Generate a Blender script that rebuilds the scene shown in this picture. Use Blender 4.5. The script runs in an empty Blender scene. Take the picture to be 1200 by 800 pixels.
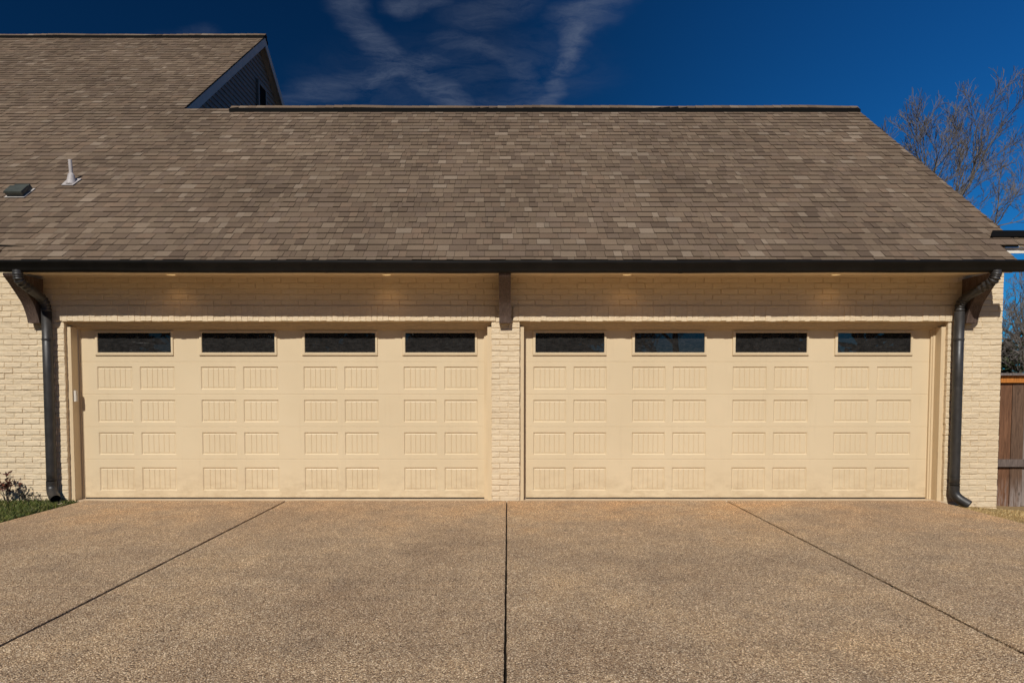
import bpy, math, random
from mathutils import Vector, Matrix
R = math.radians
scn = bpy.context.scene
COL = scn.collection

# ------------------------------------------------------------------ camera
cam = bpy.data.cameras.new("camera")
cam.sensor_width = 36.0
cam.lens = 24.0
cam.shift_x = 0.00417
cam.shift_y = 0.0761
cam.clip_end = 3000
camo = bpy.data.objects.new("camera", cam)
camo.location = (0, -8.25, 1.36)
camo.rotation_euler = (R(90 - 2.6), 0, 0)
COL.objects.link(camo)
scn.camera = camo

# ------------------------------------------------------------------ light
SUN_AZ, SUN_EL = 11.0, 41.8            # degrees left of straight-behind-the-camera, elevation
scn.view_settings.view_transform = 'Standard'
scn.view_settings.look = 'None'
scn.view_settings.gamma = 1
scn.view_settings.exposure = 0.0
to_sun = Vector((-math.sin(R(SUN_AZ)) * math.cos(R(SUN_EL)), -math.cos(R(SUN_AZ)) * math.cos(R(SUN_EL)), math.sin(R(SUN_EL))))
sun = bpy.data.lights.new("sun", 'SUN')
sun.energy = 4.0
sun.angle = R(0.53)
sun.color = (1.0, 0.96, 0.90)
suno = bpy.data.objects.new("sun", sun)
suno.rotation_euler = (-to_sun).to_track_quat('-Z', 'Y').to_euler()
suno.location = to_sun * 60
COL.objects.link(suno)

world = bpy.data.worlds.new("World")
scn.world = world
world.use_nodes = True
wt = world.node_tree
wt.nodes.clear()
def wn(t, **k):
    n = wt.nodes.new(t)
    for a, v in k.items(): setattr(n, a, v)
    return n
def wmath(op, a, b=None, clamp=False):
    n = wn('ShaderNodeMath', operation=op); n.use_clamp = clamp
    for i, v in enumerate((a, b)):
        if v is None: continue
        if hasattr(v, 'default_value'): wt.links.new(v, n.inputs[i])
        else: n.inputs[i].default_value = v
    return n.outputs[0]
sky = wn('ShaderNodeTexSky', sky_type='NISHITA', sun_disc=False)
sky.sun_elevation = R(SUN_EL); sky.sun_rotation = R(180 + SUN_AZ)
sky.air_density = 1.0; sky.dust_density = 0.3; sky.ozone_density = 3.0
gam = wn('ShaderNodeGamma'); gam.inputs[1].default_value = 1.0
hsv = wn('ShaderNodeHueSaturation'); hsv.inputs['Saturation'].default_value = 1.12; hsv.inputs['Value'].default_value = 0.62
hsv.inputs['Hue'].default_value = 0.5
wt.links.new(sky.outputs[0], hsv.inputs['Color'])
tc = wn('ShaderNodeTexCoord')
sep = wn('ShaderNodeSeparateXYZ'); wt.links.new(tc.outputs['Generated'], sep.inputs[0])
# polarised sky: darkest high on the left, lighter on the right and low down
mr = wn('ShaderNodeMapRange'); mr.inputs['From Min'].default_value = -0.02; mr.inputs['From Max'].default_value = 0.68
mr.inputs['To Min'].default_value = 0.28; mr.inputs['To Max'].default_value = 1.15
wt.links.new(sep.outputs['X'], mr.inputs['Value'])
mul = wn('ShaderNodeMix', data_type='RGBA', blend_type='MULTIPLY'); mul.inputs[0].default_value = 1.0
wt.links.new(hsv.outputs[0], mul.inputs[6])
cmb = wn('ShaderNodeCombineColor')
for i, kx in enumerate((0.09, 0.60, 1.08)): wt.links.new(wmath('MULTIPLY', mr.outputs[0], kx), cmb.inputs[i])
wt.links.new(cmb.outputs[0], mul.inputs[7])
# cirrus: plane-projected direction, stretched and warped noise
pz = wmath('MAXIMUM', sep.outputs['Z'], 0.05)
u = wmath('DIVIDE', sep.outputs['X'], pz); v = wmath('DIVIDE', sep.outputs['Y'], pz)
cv = wn('ShaderNodeCombineXYZ'); wt.links.new(u, cv.inputs[0]); wt.links.new(v, cv.inputs[1])
# wisps: (u0, v0, u1, v1, width, strength) on the cloud plane, frayed by warped noise
WISPS = [(-0.435, 1.788, -0.405, 1.954, 0.1, 0.55), (-0.405, 1.954, -0.311, 2.212, 0.1, 0.75), (-0.311, 2.212, -0.154, 2.512, 0.12, 0.8), (-0.154, 2.512, 0.074, 2.424, 0.14, 0.35), (-0.653, 2.369, -0.427, 2.254, 0.16, 0.6), (-0.427, 2.254, -0.261, 2.138, 0.12, 0.7), (-0.081, 1.888, 0.011, 1.807, 0.16, 0.4), (-0.171, 2.001, 0.013, 2.155, 0.1, 0.45), (0.013, 2.155, 0.137, 2.475, 0.12, 0.4), (0.137, 2.475, 0.184, 2.155, 0.0765, 0.75), (0.184, 2.155, 0.188, 1.932, 0.085, 0.9375), (0.188, 1.932, 0.237, 1.769, 0.136, 0.75), (-0.278, 1.827, -0.163, 1.788, 0.085, 0.625), (-0.792, 2.438, -0.627, 2.383, 0.12, 0.35), (-0.964, 2.001, -0.864, 1.968, 0.08, 0.3), (-0.42, 2.32, -0.05, 2.15, 0.42, 0.22), (0.0, 2.1, 0.16, 2.2, 0.32, 0.22)]
nzw = wn('ShaderNodeTexNoise'); nzw.inputs['Scale'].default_value = 2.6; nzw.inputs['Detail'].default_value = 6; nzw.inputs['Roughness'].default_value = 0.6
wt.links.new(cv.outputs[0], nzw.inputs['Vector'])
def wv(op, a, b=None, **k):
    n = wn('ShaderNodeVectorMath', operation=op)
    for i, x in enumerate((a, b)):
        if x is None: continue
        if hasattr(x, 'default_value'): wt.links.new(x, n.inputs[i])
        else: n.inputs[i].default_value = x
    if 'scale' in k: n.inputs['Scale'].default_value = k['scale']
    return n
off = wv('SUBTRACT', nzw.outputs['Color'], (0.5, 0.5, 0.5)).outputs[0]
off = wv('MULTIPLY', off, (0.22, 0.22, 0.0)).outputs[0]
P = wv('ADD', cv.outputs[0], off).outputs[0]
total = None
for u0, v0, u1, v1, wd, st in WISPS:
    L2 = (u1-u0)**2 + (v1-v0)**2
    pa = wv('SUBTRACT', P, (u0, v0, 0)).outputs[0]
    h = wmath('MULTIPLY', wv('DOT_PRODUCT', pa, (u1-u0, v1-v0, 0)).outputs['Value'], 1.0 / L2, True)
    hs = wn('ShaderNodeVectorMath', operation='SCALE'); hs.inputs[0].default_value = (u1-u0, v1-v0, 0); wt.links.new(h, hs.inputs['Scale'])
    dd = wv('LENGTH', wv('SUBTRACT', pa, hs.outputs[0]).outputs[0]).outputs['Value']
    q_ = wn('ShaderNodeMapRange', interpolation_type='SMOOTHERSTEP'); wt.links.new(dd, q_.inputs['Value'])
    q_.inputs['From Min'].default_value = 0; q_.inputs['From Max'].default_value = wd * 0.95
    q_.inputs['To Min'].default_value = st; q_.inputs['To Max'].default_value = 0
    total = q_.outputs[0] if total is None else wmath('MAXIMUM', total, q_.outputs[0])
mp = wn('ShaderNodeMapping'); mp.inputs['Rotation'].default_value = (0, 0, R(-35)); mp.inputs['Scale'].default_value = (1.0, 1.5, 1)
wt.links.new(P, mp.inputs[0])
nz = wn('ShaderNodeTexNoise'); nz.inputs['Scale'].default_value = 5.2; nz.inputs['Detail'].default_value = 11; nz.inputs['Roughness'].default_value = 0.74; nz.inputs['Distortion'].default_value = 0.6
wt.links.new(mp.outputs[0], nz.inputs['Vector'])
c1 = wn('ShaderNodeMapRange'); c1.inputs['From Min'].default_value = 0.33; c1.inputs['From Max'].default_value = 0.80
wt.links.new(nz.outputs[0], c1.inputs['Value'])
fac = wmath('MULTIPLY', c1.outputs[0], total)
fac = wmath('MULTIPLY', fac, 0.82, True)
cmix = wn('ShaderNodeMix', data_type='RGBA'); cmix.inputs[7].default_value = (1.35, 1.65, 2.35, 1)
wt.links.new(fac, cmix.inputs[0]); wt.links.new(mul.outputs[2], cmix.inputs[6])
bg = wn('ShaderNodeBackground'); bg.inputs[1].default_value = 0.1
wt.links.new(cmix.outputs[2], bg.inputs[0])
wo = wn('ShaderNodeOutputWorld'); wt.links.new(bg.outputs[0], wo.inputs[0])

# ------------------------------------------------------------------ helpers
class MB:
    def __init__(s): s.v = []; s.f = []; s.c = []
    def quadv(s, *pts, c=None):
        i = len(s.v); s.v += [tuple(p) for p in pts]; s.f.append(tuple(range(i, i + len(pts)))); s.c.append(c)
    def box(s, x0, x1, y0, y1, z0, z1, c=None):
        i = len(s.v)
        s.v += [(x0,y0,z0),(x1,y0,z0),(x1,y1,z0),(x0,y1,z0),(x0,y0,z1),(x1,y0,z1),(x1,y1,z1),(x0,y1,z1)]
        for f in ((3,2,1,0),(4,5,6,7),(0,1,5,4),(1,2,6,5),(2,3,7,6),(3,0,4,7)):
            s.f.append(tuple(i + k for k in f)); s.c.append(c)
    def hull8(s, p, c=None):          # eight corner points in box order
        i = len(s.v); s.v += [tuple(q) for q in p]
        for f in ((3,2,1,0),(4,5,6,7),(0,1,5,4),(1,2,6,5),(2,3,7,6),(3,0,4,7)):
            s.f.append(tuple(i + k for k in f)); s.c.append(c)
    def extrude_x(s, prof, x0, x1, c=None):     # closed (y,z) profile
        n = len(prof); i = len(s.v)
        s.v += [(x0, y, z) for y, z in prof] + [(x1, y, z) for y, z in prof]
        for k in range(n):
            a, b = k, (k + 1) % n
            s.f.append((i + a, i + b, i + n + b, i + n + a)); s.c.append(c)
        s.f.append(tuple(i + k for k in reversed(range(n)))); s.c.append(c)
        s.f.append(tuple(i + n + k for k in range(n))); s.c.append(c)
    def tube(s, pts, rad, n=8, cap=True, c=None):
        pts = [Vector(p) for p in pts]; m = len(pts)
        if not hasattr(rad, '__len__'): rad = [rad] * m
        t0 = (pts[1] - pts[0]).normalized()
        a = t0.orthogonal().normalized(); base = len(s.v)
        prev = t0
        for k in range(m):
            t = (pts[min(k + 1, m - 1)] - pts[max(k - 1, 0)]).normalized()
            a = (a - t * a.dot(t))
            a = a.normalized() if a.length > 1e-6 else t.orthogonal().normalized()
            b = t.cross(a)
            for j in range(n):
                th = 2 * math.pi * j / n
                s.v.append(tuple(pts[k] + (a * math.cos(th) + b * math.sin(th)) * rad[k]))
        for k in range(m - 1):
            for j in range(n):
                p = base + k * n + j; q = base + k * n + (j + 1) % n
                s.f.append((p, q, q + n, p + n)); s.c.append(c)
        if cap:
            s.f.append(tuple(base + j for j in reversed(range(n)))); s.c.append(c)
            s.f.append(tuple(base + (m - 1) * n + j for j in range(n))); s.c.append(c)
    def build(s, name, mat, parent=None, smooth=False, recalc=True):
        me = bpy.data.meshes.new(name)
        me.from_pydata(s.v, [], s.f)
        if any(c is not None for c in s.c):
            at = me.color_attributes.new('tone', 'FLOAT_COLOR', 'CORNER')
            data = []
            for f, c in zip(s.f, s.c):
                c = c or (1, 1, 1)
                data += [c[0], c[1], c[2], 1.0] * len(f)
            at.data.foreach_set('color', data)
        me.materials.append(mat)
        if smooth:
            me.polygons.foreach_set('use_smooth', [True] * len(me.polygons))
        me.update()
        o = bpy.data.objects.new(name, me)
        COL.objects.link(o)
        if parent: o.parent = parent; o.matrix_parent_inverse = Matrix.Translation(-world_loc(parent))
        return o
def world_loc(o):
    l = Vector(o.location)
    # parents of this scene carry translation only; children built in world space have zero location
    while o.parent: 
        o = o.parent
        break
    if o.parent is None and o.type == 'EMPTY': return Vector(o.location)
    return l
def empty(name, loc, label, cat, group=None):
    o = bpy.data.objects.new(name, None); o.location = loc; o.empty_display_size = 0.3
    COL.objects.link(o); o['label'] = label; o['category'] = cat
    if group: o['group'] = group
    return o
def part(mb, name, mat, thing, **k):      # part of a thing whose Empty sits at thing.location; mesh coordinates are world coordinates
    o = mb.build(name, mat, None, **k)
    root = thing
    o.parent = thing
    l = Vector((0, 0, 0)); q = thing
    while q: l += Vector(q.location); q = q.parent
    o.location = -l
    return o
def sub(mb, name, mat, par, **k): return part(mb, name, mat, par, **k)
def struct(mb, name, mat, **k):
    o = mb.build(name, mat, None, **k); o['kind'] = 'structure'; return o

# ------------------------------------------------------------------ materials
class Mat:
    def __init__(s, name, rough=0.6, spec=0.4):
        s.m = bpy.data.materials.new(name); s.m.use_nodes = True
        s.t = s.m.node_tree; s.b = s.t.nodes['Principled BSDF']
        s.b.inputs['Roughness'].default_value = rough
        s.b.inputs['Specular IOR Level'].default_value = spec
        s._geo = None
    def n(s, t, **k):
        n = s.t.nodes.new(t)
        for a, v in k.items(): setattr(n, a, v)
        return n
    def pos(s):
        if not s._geo: s._geo = s.n('ShaderNodeTexCoord').outputs['Object']
        return s._geo
    def set(s, sock, v):
        if hasattr(v, 'links') or hasattr(v, 'is_linked'): s.t.links.new(v, sock)
        else: sock.default_value = v
    def mapping(s, scale=(1,1,1), rot=(0,0,0), loc=(0,0,0)):
        n = s.n('ShaderNodeMapping'); s.t.links.new(s.pos(), n.inputs[0])
        n.inputs['Scale'].default_value = scale; n.inputs['Rotation'].default_value = rot; n.inputs['Location'].default_value = loc
        return n.outputs[0]
    def noise(s, scale, detail=4, rough=0.55, vec=None, dist=0, out=0):
        n = s.n('ShaderNodeTexNoise'); s.t.links.new(vec or s.pos(), n.inputs['Vector'])
        n.inputs['Scale'].default_value = scale; n.inputs['Detail'].default_value = detail
        n.inputs['Roughness'].default_value = rough; n.inputs['Distortion'].default_value = dist
        return n.outputs[out]
    def voronoi(s, scale, feature='F1', vec=None, out='Distance', rnd=1.0):
        n = s.n('ShaderNodeTexVoronoi', feature=feature); s.t.links.new(vec or s.pos(), n.inputs['Vector'])
        n.inputs['Scale'].default_value = scale; n.inputs['Randomness'].default_value = rnd
        return n.outputs[out]
    def rng(s, val, a, b, c=0.0, d=1.0):
        n = s.n('ShaderNodeMapRange'); s.t.links.new(val, n.inputs['Value'])
        for k, x in zip(('From Min', 'From Max', 'To Min', 'To Max'), (a, b, c, d)): n.inputs[k].default_value = x
        return n.outputs[0]
    def mix(s, f, a, b, mode='MIX'):
        n = s.n('ShaderNodeMix', data_type='RGBA', blend_type=mode)
        s.set(n.inputs[0], f)
        for i, x in ((6, a), (7, b)):
            if isinstance(x, tuple): x = (*x[:3], 1)
            s.set(n.inputs[i], x)
        return n.outputs[2]
    def math(s, op, a, b=0.0, clamp=False):
        n = s.n('ShaderNodeMath', operation=op); n.use_clamp = clamp
        s.set(n.inputs[0], a); s.set(n.inputs[1], b); return n.outputs[0]
    def ramp(s, val, stops, interp='LINEAR'):
        n = s.n('ShaderNodeValToRGB'); s.t.links.new(val, n.inputs[0]); r = n.color_ramp; r.interpolation = interp
        while len(r.elements) < len(stops): r.elements.new(0.5)
        for e, (p, c) in zip(r.elements, stops): e.position = p; e.color = (*c, 1)
        return n.outputs[0]
    def attr(s, name='tone'):
        n = s.n('ShaderNodeAttribute'); n.attribute_name = name; return n.outputs['Color']
    def sepz(s):
        n = s.n('ShaderNodeSeparateXYZ'); s.t.links.new(s.pos(), n.inputs[0]); return n.outputs
    def color(s, c):
        if isinstance(c, tuple): s.b.inputs['Base Color'].default_value = (*c[:3], 1)
        else: s.t.links.new(c, s.b.inputs['Base Color'])
        return s
    def rough(s, r): s.set(s.b.inputs['Roughness'], r); return s
    def bump(s, h, strength=0.5, dist=0.01, prev=None):
        n = s.n('ShaderNodeBump'); s.t.links.new(h, n.inputs['Height'])
        n.inputs['Strength'].default_value = strength; n.inputs['Distance'].default_value = dist
        if prev: s.t.links.new(prev, n.inputs['Normal'])
        s.t.links.new(n.outputs[0], s.b.inputs['Normal']); return n.outputs[0]

# painted brick -------------------------------------------------
CREAM = (0.62, 0.475, 0.30)
m = Mat('painted_brick', 0.62, 0.3)
big = m.rng(m.noise(1.3, 5), 0.3, 0.7); fine = m.rng(m.noise(38, 5, 0.65), 0.25, 0.75)
col = m.mix(big, (0.69, 0.55, 0.365), (0.77, 0.63, 0.43))
col = m.mix(m.math('MULTIPLY', fine, 0.35), col, (0.60, 0.47, 0.30))
xyz = m.sepz()
low = m.rng(xyz[2], 0.22, -0.08)
scuff = m.math('MULTIPLY', m.rng(m.noise(14, 6, 0.7), 0.55, 0.68), low, True)
col = m.mix(m.math('MULTIPLY', scuff, 0.75), col, (0.20, 0.11, 0.06))
m.color(col)
b1 = m.bump(m.noise(20, 5, 0.65, m.mapping((0.6, 1, 1.6)), 0.5), 0.85, 0.016)
m.bump(m.noise(140, 3, 0.6), 0.4, 0.003, b1)
BRICK = m.m
# mortar (same paint, rougher)
m = Mat('painted_mortar', 0.75, 0.2)
m.color(m.mix(m.rng(m.noise(9, 5), 0.3, 0.7), (0.58, 0.455, 0.29), (0.68, 0.54, 0.35)))
m.bump(m.noise(60, 4, 0.65), 0.7, 0.008)
MORTAR = m.m
# painted wood trim
m = Mat('trim_paint', 0.45, 0.4)
m.color(m.mix(m.rng(m.noise(3, 4, 0.6, m.mapping((6, 6, 0.6))), 0.3, 0.7), (0.59, 0.455, 0.28), (0.66, 0.52, 0.33)))
m.bump(m.noise(30, 3, 0.5, m.mapping((5, 5, 0.4))), 0.12, 0.004)
TRIM = m.m
# garage door steel with embossed grain
m = Mat('door_paint', 0.42, 0.4)
dz = m.sepz()
c = m.mix(m.rng(m.noise(0.9, 4, 0.6), 0.3, 0.7), (0.64, 0.51, 0.325), (0.69, 0.555, 0.36))
c = m.mix(m.math('MULTIPLY', m.rng(m.noise(2.2, 6, 0.7, m.mapping((1, 1, 3))), 0.52, 0.75), 0.35), c, (0.70, 0.545, 0.35))
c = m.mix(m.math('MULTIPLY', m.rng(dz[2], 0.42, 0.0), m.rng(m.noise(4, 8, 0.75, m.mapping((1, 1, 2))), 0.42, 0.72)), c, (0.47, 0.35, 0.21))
c = m.mix(m.math('MULTIPLY', m.rng(m.noise(3, 7, 0.75, m.mapping((5, 1, 0.35))), 0.56, 0.78), 0.3), c, (0.50, 0.38, 0.23))
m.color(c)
gb = m.bump(m.noise(26, 5, 0.6, m.mapping((0.35, 1, 5.5)), 0.6), 0.16, 0.004)
m.bump(m.noise(1.1, 2), 0.08, 0.05, gb)
m.rough(m.rng(m.noise(6, 4), 0.3, 0.7, 0.36, 0.52))
DOOR = m.m
# shingles
m = Mat('shingle', 0.9, 0.15)
tone = m.attr()
gran = m.rng(m.voronoi(420, out='Color'), 0.0, 1.0)
g2 = m.rng(m.noise(160, 3, 0.7), 0.3, 0.7, 0.72, 1.28)
cg = m.n('ShaderNodeCombineColor')
for i in range(3): m.t.links.new(g2, cg.inputs[i])
c = m.mix(1.0, tone, cg.outputs[0], 'MULTIPLY')
st = m.rng(m.noise(0.7, 5, 0.6), 0.35, 0.7, 0.84, 1.12)
cs = m.n('ShaderNodeCombineColor')
for i in range(3): m.t.links.new(st, cs.inputs[i])
c = m.mix(1.0, c, cs.outputs[0], 'MULTIPLY')
m.color(c)
m.bump(m.noise(260, 2, 0.6), 0.6, 0.004)
SHINGLE = m.m
m = Mat('roof_deck', 0.9, 0.1); m.color((0.03, 0.024, 0.02)); DECK = m.m
# black/bronze metals
m = Mat('gutter_metal', 0.42, 0.3)
m.color(m.mix(m.rng(m.noise(5, 5, 0.6), 0.35, 0.75), (0.004, 0.0036, 0.003), (0.010, 0.0085, 0.007)))
m.bump(m.noise(2.2, 2), 0.1, 0.02); GUTTER = m.m
m = Mat('downspout_metal', 0.33, 0.55)
m.color(m.mix(m.rng(m.noise(7, 6, 0.65), 0.4, 0.75), (0.022, 0.020, 0.018), (0.045, 0.040, 0.036)))
m.rough(m.rng(m.noise(12, 5), 0.3, 0.7, 0.38, 0.55)); SPOUT = m.m
m = Mat('black_void', 0.9, 0.05); m.color((0.004, 0.004, 0.004)); VOID = m.m
m = Mat('black_vent', 0.8, 0.1); m.color((0.004, 0.0036, 0.003)); RVENT = m.m
# stained timber
m = Mat('stained_timber', 0.62, 0.3)
w = m.noise(9, 6, 0.65, m.mapping((9, 5, 0.7)), 0.4)
m.color(m.ramp(w, [(0.3, (0.055, 0.034, 0.025)), (0.55, (0.115, 0.078, 0.06)), (0.75, (0.18, 0.13, 0.105))]))
m.bump(w, 0.4, 0.006); TIMBER = m.m
# soffit
m = Mat('soffit_paint', 0.55, 0.3); m.color(m.mix(m.rng(m.noise(4, 4), 0.3, 0.7), (0.74, 0.60, 0.41), (0.80, 0.66, 0.46))); SOFFIT = m.m
# glass pane: dark tinted, dusty, mirrors the trees across the drive
m = Mat('tinted_pane', 0.04, 0.8)
dust = m.rng(m.noise(18, 6, 0.7, m.mapping((1, 1, 2.5))), 0.35, 0.8)
m.color(m.mix(dust, (0.012, 0.0115, 0.011), (0.038, 0.036, 0.034)))
m.rough(m.rng(m.noise(9, 3), 0.3, 0.7, 0.0, 0.012))
m.bump(m.noise(2.6, 2), 0.012, 0.02); PANE = m.m
# slate siding in the gable
m = Mat('gable_siding', 0.6, 0.3); m.color(m.mix(m.rng(m.noise(6, 4, 0.6, m.mapping((1, 0.4, 6))), 0.3, 0.7), (0.13, 0.105, 0.09), (0.17, 0.14, 0.12))); SIDING = m.m
m = Mat('gable_trim', 0.5, 0.3); m.color(m.mix(m.rng(m.noise(5, 4), 0.3, 0.7), (0.34, 0.285, 0.25), (0.40, 0.34, 0.30))); GTRIM = m.m
m = Mat('white_trim', 0.5, 0.3); m.color(m.mix(m.rng(m.noise(5, 4), 0.3, 0.7), (0.70, 0.66, 0.58), (0.78, 0.74, 0.66))); WHITE = m.m
# metals on the roof
m = Mat('hood_metal', 0.45, 0.45); m.color(m.mix(m.rng(m.noise(12, 5), 0.3, 0.7), (0.045, 0.05, 0.042), (0.07, 0.076, 0.064))); HOOD = m.m
m = Mat('flashing_metal', 0.5, 0.4); m.color(m.mix(m.rng(m.noise(14, 5), 0.3, 0.7), (0.42, 0.38, 0.34), (0.55, 0.51, 0.47))); FLASH = m.m
m = Mat('pipe_plastic', 0.5, 0.4); m.color(m.mix(m.rng(m.noise(20, 4), 0.3, 0.7), (0.36, 0.325, 0.31), (0.46, 0.42, 0.40))); PIPE = m.m
m = Mat('keypad_plastic', 0.45, 0.4); m.color(m.mix(m.rng(m.noise(30, 3), 0.3, 0.7), (0.55, 0.50, 0.42), (0.62, 0.57, 0.48))); KEYP = m.m
m = Mat('rubber', 0.8, 0.2); m.color(m.mix(m.rng(m.noise(20, 3), 0.3, 0.7), (0.016, 0.013, 0.010), (0.03, 0.025, 0.02))); RUBBER = m.m
m = Mat('lamp_glow', 0.5, 0.2); m.color((0.9, 0.8, 0.6)); m.b.inputs['Emission Color'].default_value = (1.0, 0.62, 0.25, 1); m.b.inputs['Emission Strength'].default_value = 0.5; GLOW = m.m
# exposed aggregate concrete
m = Mat('aggregate_concrete', 0.85, 0.25)
wv = m.n('ShaderNodeVectorMath', operation='ADD')
nw = m.n('ShaderNodeTexNoise'); nw.inputs['Scale'].default_value = 60; m.t.links.new(m.pos(), nw.inputs['Vector'])
sc = m.n('ShaderNodeVectorMath', operation='SCALE'); sc.inputs['Scale'].default_value = 0.006; m.t.links.new(nw.outputs['Color'], sc.inputs[0])
m.t.links.new(m.pos(), wv.inputs[0]); m.t.links.new(sc.outputs[0], wv.inputs[1]); V = wv.outputs[0]
cell = m.voronoi(118, vec=V, out='Color'); dist = m.voronoi(118, vec=V, out='Distance')
cell2 = m.voronoi(210, vec=V, out='Color'); dist2 = m.voronoi(210, vec=V)
sepc = m.n('ShaderNodeSeparateColor'); m.t.links.new(cell, sepc.inputs[0])
sepc2 = m.n('ShaderNodeSeparateColor'); m.t.links.new(cell2, sepc2.inputs[0])
PEB = [(0.0, (0.055, 0.040, 0.030)), (0.15, (0.19, 0.130, 0.086)), (0.34, (0.42, 0.305, 0.195)), (0.58, (0.37, 0.295, 0.215)), (0.76, (0.58, 0.45, 0.30)), (0.92, (0.82, 0.71, 0.55))]
pcol = m.ramp(sepc.outputs[0], PEB)
pcol2 = m.ramp(sepc2.outputs[1], PEB)
pc = m.mix(m.rng(sepc.outputs[1], 0.45, 0.55), pcol, pcol2)
gap = m.rng(dist, 0.42, 0.72)
pc = m.mix(m.math('MULTIPLY', gap, 0.8), pc, (0.155, 0.108, 0.07))
lrg = m.noise(0.55, 6, 0.62); mid = m.noise(3.3, 5, 0.6)
tint = m.ramp(lrg, [(0.28, (0.74, 0.70, 0.68)), (0.5, (1.0, 0.98, 0.95)), (0.72, (1.2, 1.12, 0.98))])
pc = m.mix(1.0, pc, tint, 'MULTIPLY')
pc = m.mix(1.0, pc, (1.29, 1.21, 1.11), 'MULTIPLY')
pc = m.mix(1.0, pc, m.ramp(mid, [(0.3, (0.85, 0.85, 0.86)), (0.7, (1.12, 1.1, 1.06))]), 'MULTIPLY')
ys = m.sepz()
near_wall = m.rng(ys[1], -2.6, -0.4)
pc = m.mix(m.math('MULTIPLY', near_wall, m.rng(m.noise(1.1, 5, 0.65), 0.35, 0.65)), pc, m.mix(1.0, pc, (1.08, 0.95, 0.83), 'MULTIPLY'))
# tyre-traffic darkening and drip stains
stn = m.rng(m.noise(1.4, 7, 0.72, m.mapping((1.6, 0.5, 1))), 0.56, 0.72)
pc = m.mix(m.math('MULTIPLY', stn, 0.34), pc, (0.16, 0.12, 0.09))
m.color(pc)
pb = m.bump(m.math('SUBTRACT', 1.0, dist), 0.9, 0.008)
m.bump(m.noise(2.5, 4), 0.15, 0.03, pb)
AGG = m.m
m = Mat('joint_filler', 0.95, 0.1); m.color(m.mix(m.rng(m.noise(25, 5), 0.3, 0.7), (0.006, 0.005, 0.004), (0.022, 0.016, 0.011))); JOINT = m.m
m = Mat('smooth_concrete', 0.8, 0.2); m.color(m.mix(m.rng(m.noise(5, 6, 0.7), 0.3, 0.7), (0.44, 0.33, 0.21), (0.60, 0.48, 0.34))); m.bump(m.noise(60, 4), 0.3, 0.004); SLAB = m.m
# lawn sheet
m = Mat('lawn', 0.95, 0.1)
c = m.ramp(m.noise(1.2, 7, 0.65), [(0.3, (0.05, 0.055, 0.018)), (0.5, (0.11, 0.10, 0.04)), (0.7, (0.20, 0.155, 0.075))])
xx = m.sepz()
c = m.mix(m.math('MULTIPLY', m.rng(xx[0], -5.0, -5.1), 0.85), c, m.mix(m.rng(m.noise(30, 5), 0.3, 0.7), (0.025, 0.018, 0.010), (0.06, 0.045, 0.025)))
c = m.mix(m.math('MULTIPLY', m.rng(xx[0], 5.0, 5.1), 0.9), c, m.mix(m.rng(m.noise(22, 6, 0.7), 0.3, 0.7), (0.24, 0.155, 0.07), (0.46, 0.32, 0.16)))
m.color(c); m.bump(m.noise(45, 5, 0.7), 0.9, 0.02); LAWN = m.m
def leafmat(name, stops, trans=0.25):
    m = Mat(name, 0.6, 0.25)
    m.color(m.mix(1.0, m.attr(), m.ramp(m.noise(3, 3), stops), 'MULTIPLY'))
    return m.m
GRASS = leafmat('grass_blade', [(0.3, (0.8, 0.85, 0.8)), (0.7, (1.1, 1.1, 1.0))])
LEAF = leafmat('leaf', [(0.3, (0.8, 0.8, 0.8)), (0.7, (1.15, 1.15, 1.1))])
m = Mat('bark', 0.85, 0.15)
w = m.noise(14, 6, 0.7, m.mapping((3, 3, 0.5)))
m.color(m.ramp(w, [(0.3, (0.10, 0.08, 0.065)), (0.55, (0.20, 0.165, 0.135)), (0.75, (0.30, 0.255, 0.21))]))
m.bump(w, 0.6, 0.02); BARK = m.m
m = Mat('twig', 0.8, 0.15); m.color(m.mix(m.rng(m.noise(2.5, 4), 0.3, 0.7), (0.105, 0.092, 0.082), (0.185, 0.165, 0.148))); TWIG = m.m
m = Mat('dark_bark', 0.85, 0.15); m.color(m.mix(m.rng(m.noise(6, 5), 0.3, 0.7), (0.03, 0.024, 0.02), (0.06, 0.05, 0.04))); DBARK = m.m
m = Mat('fence_board', 0.8, 0.2)
gr = m.noise(7, 7, 0.7, m.mapping((10, 10, 0.7)), 0.5)
c = m.mix(1.0, m.attr(), m.ramp(gr, [(0.28, (0.45, 0.42, 0.40)), (0.5, (0.95, 0.92, 0.9)), (0.72, (1.5, 1.45, 1.4))]), 'MULTIPLY')
zz = m.sepz()
c = m.mix(m.math('MULTIPLY', m.rng(zz[2], 0.25, -0.15), m.rng(m.noise(6, 6, 0.7, m.mapping((6, 6, 0.6))), 0.42, 0.62)), c, (0.36, 0.31, 0.28))
knots = m.rng(m.voronoi(2.2, vec=m.mapping((3, 3, 1))), 0.07, 0.02)
c = m.mix(m.math('MULTIPLY', knots, 0.8), c, (0.02, 0.012, 0.008))
m.color(c); m.bump(gr, 0.5, 0.006); BOARD = m.m

rnd = random.Random(7)

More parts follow.
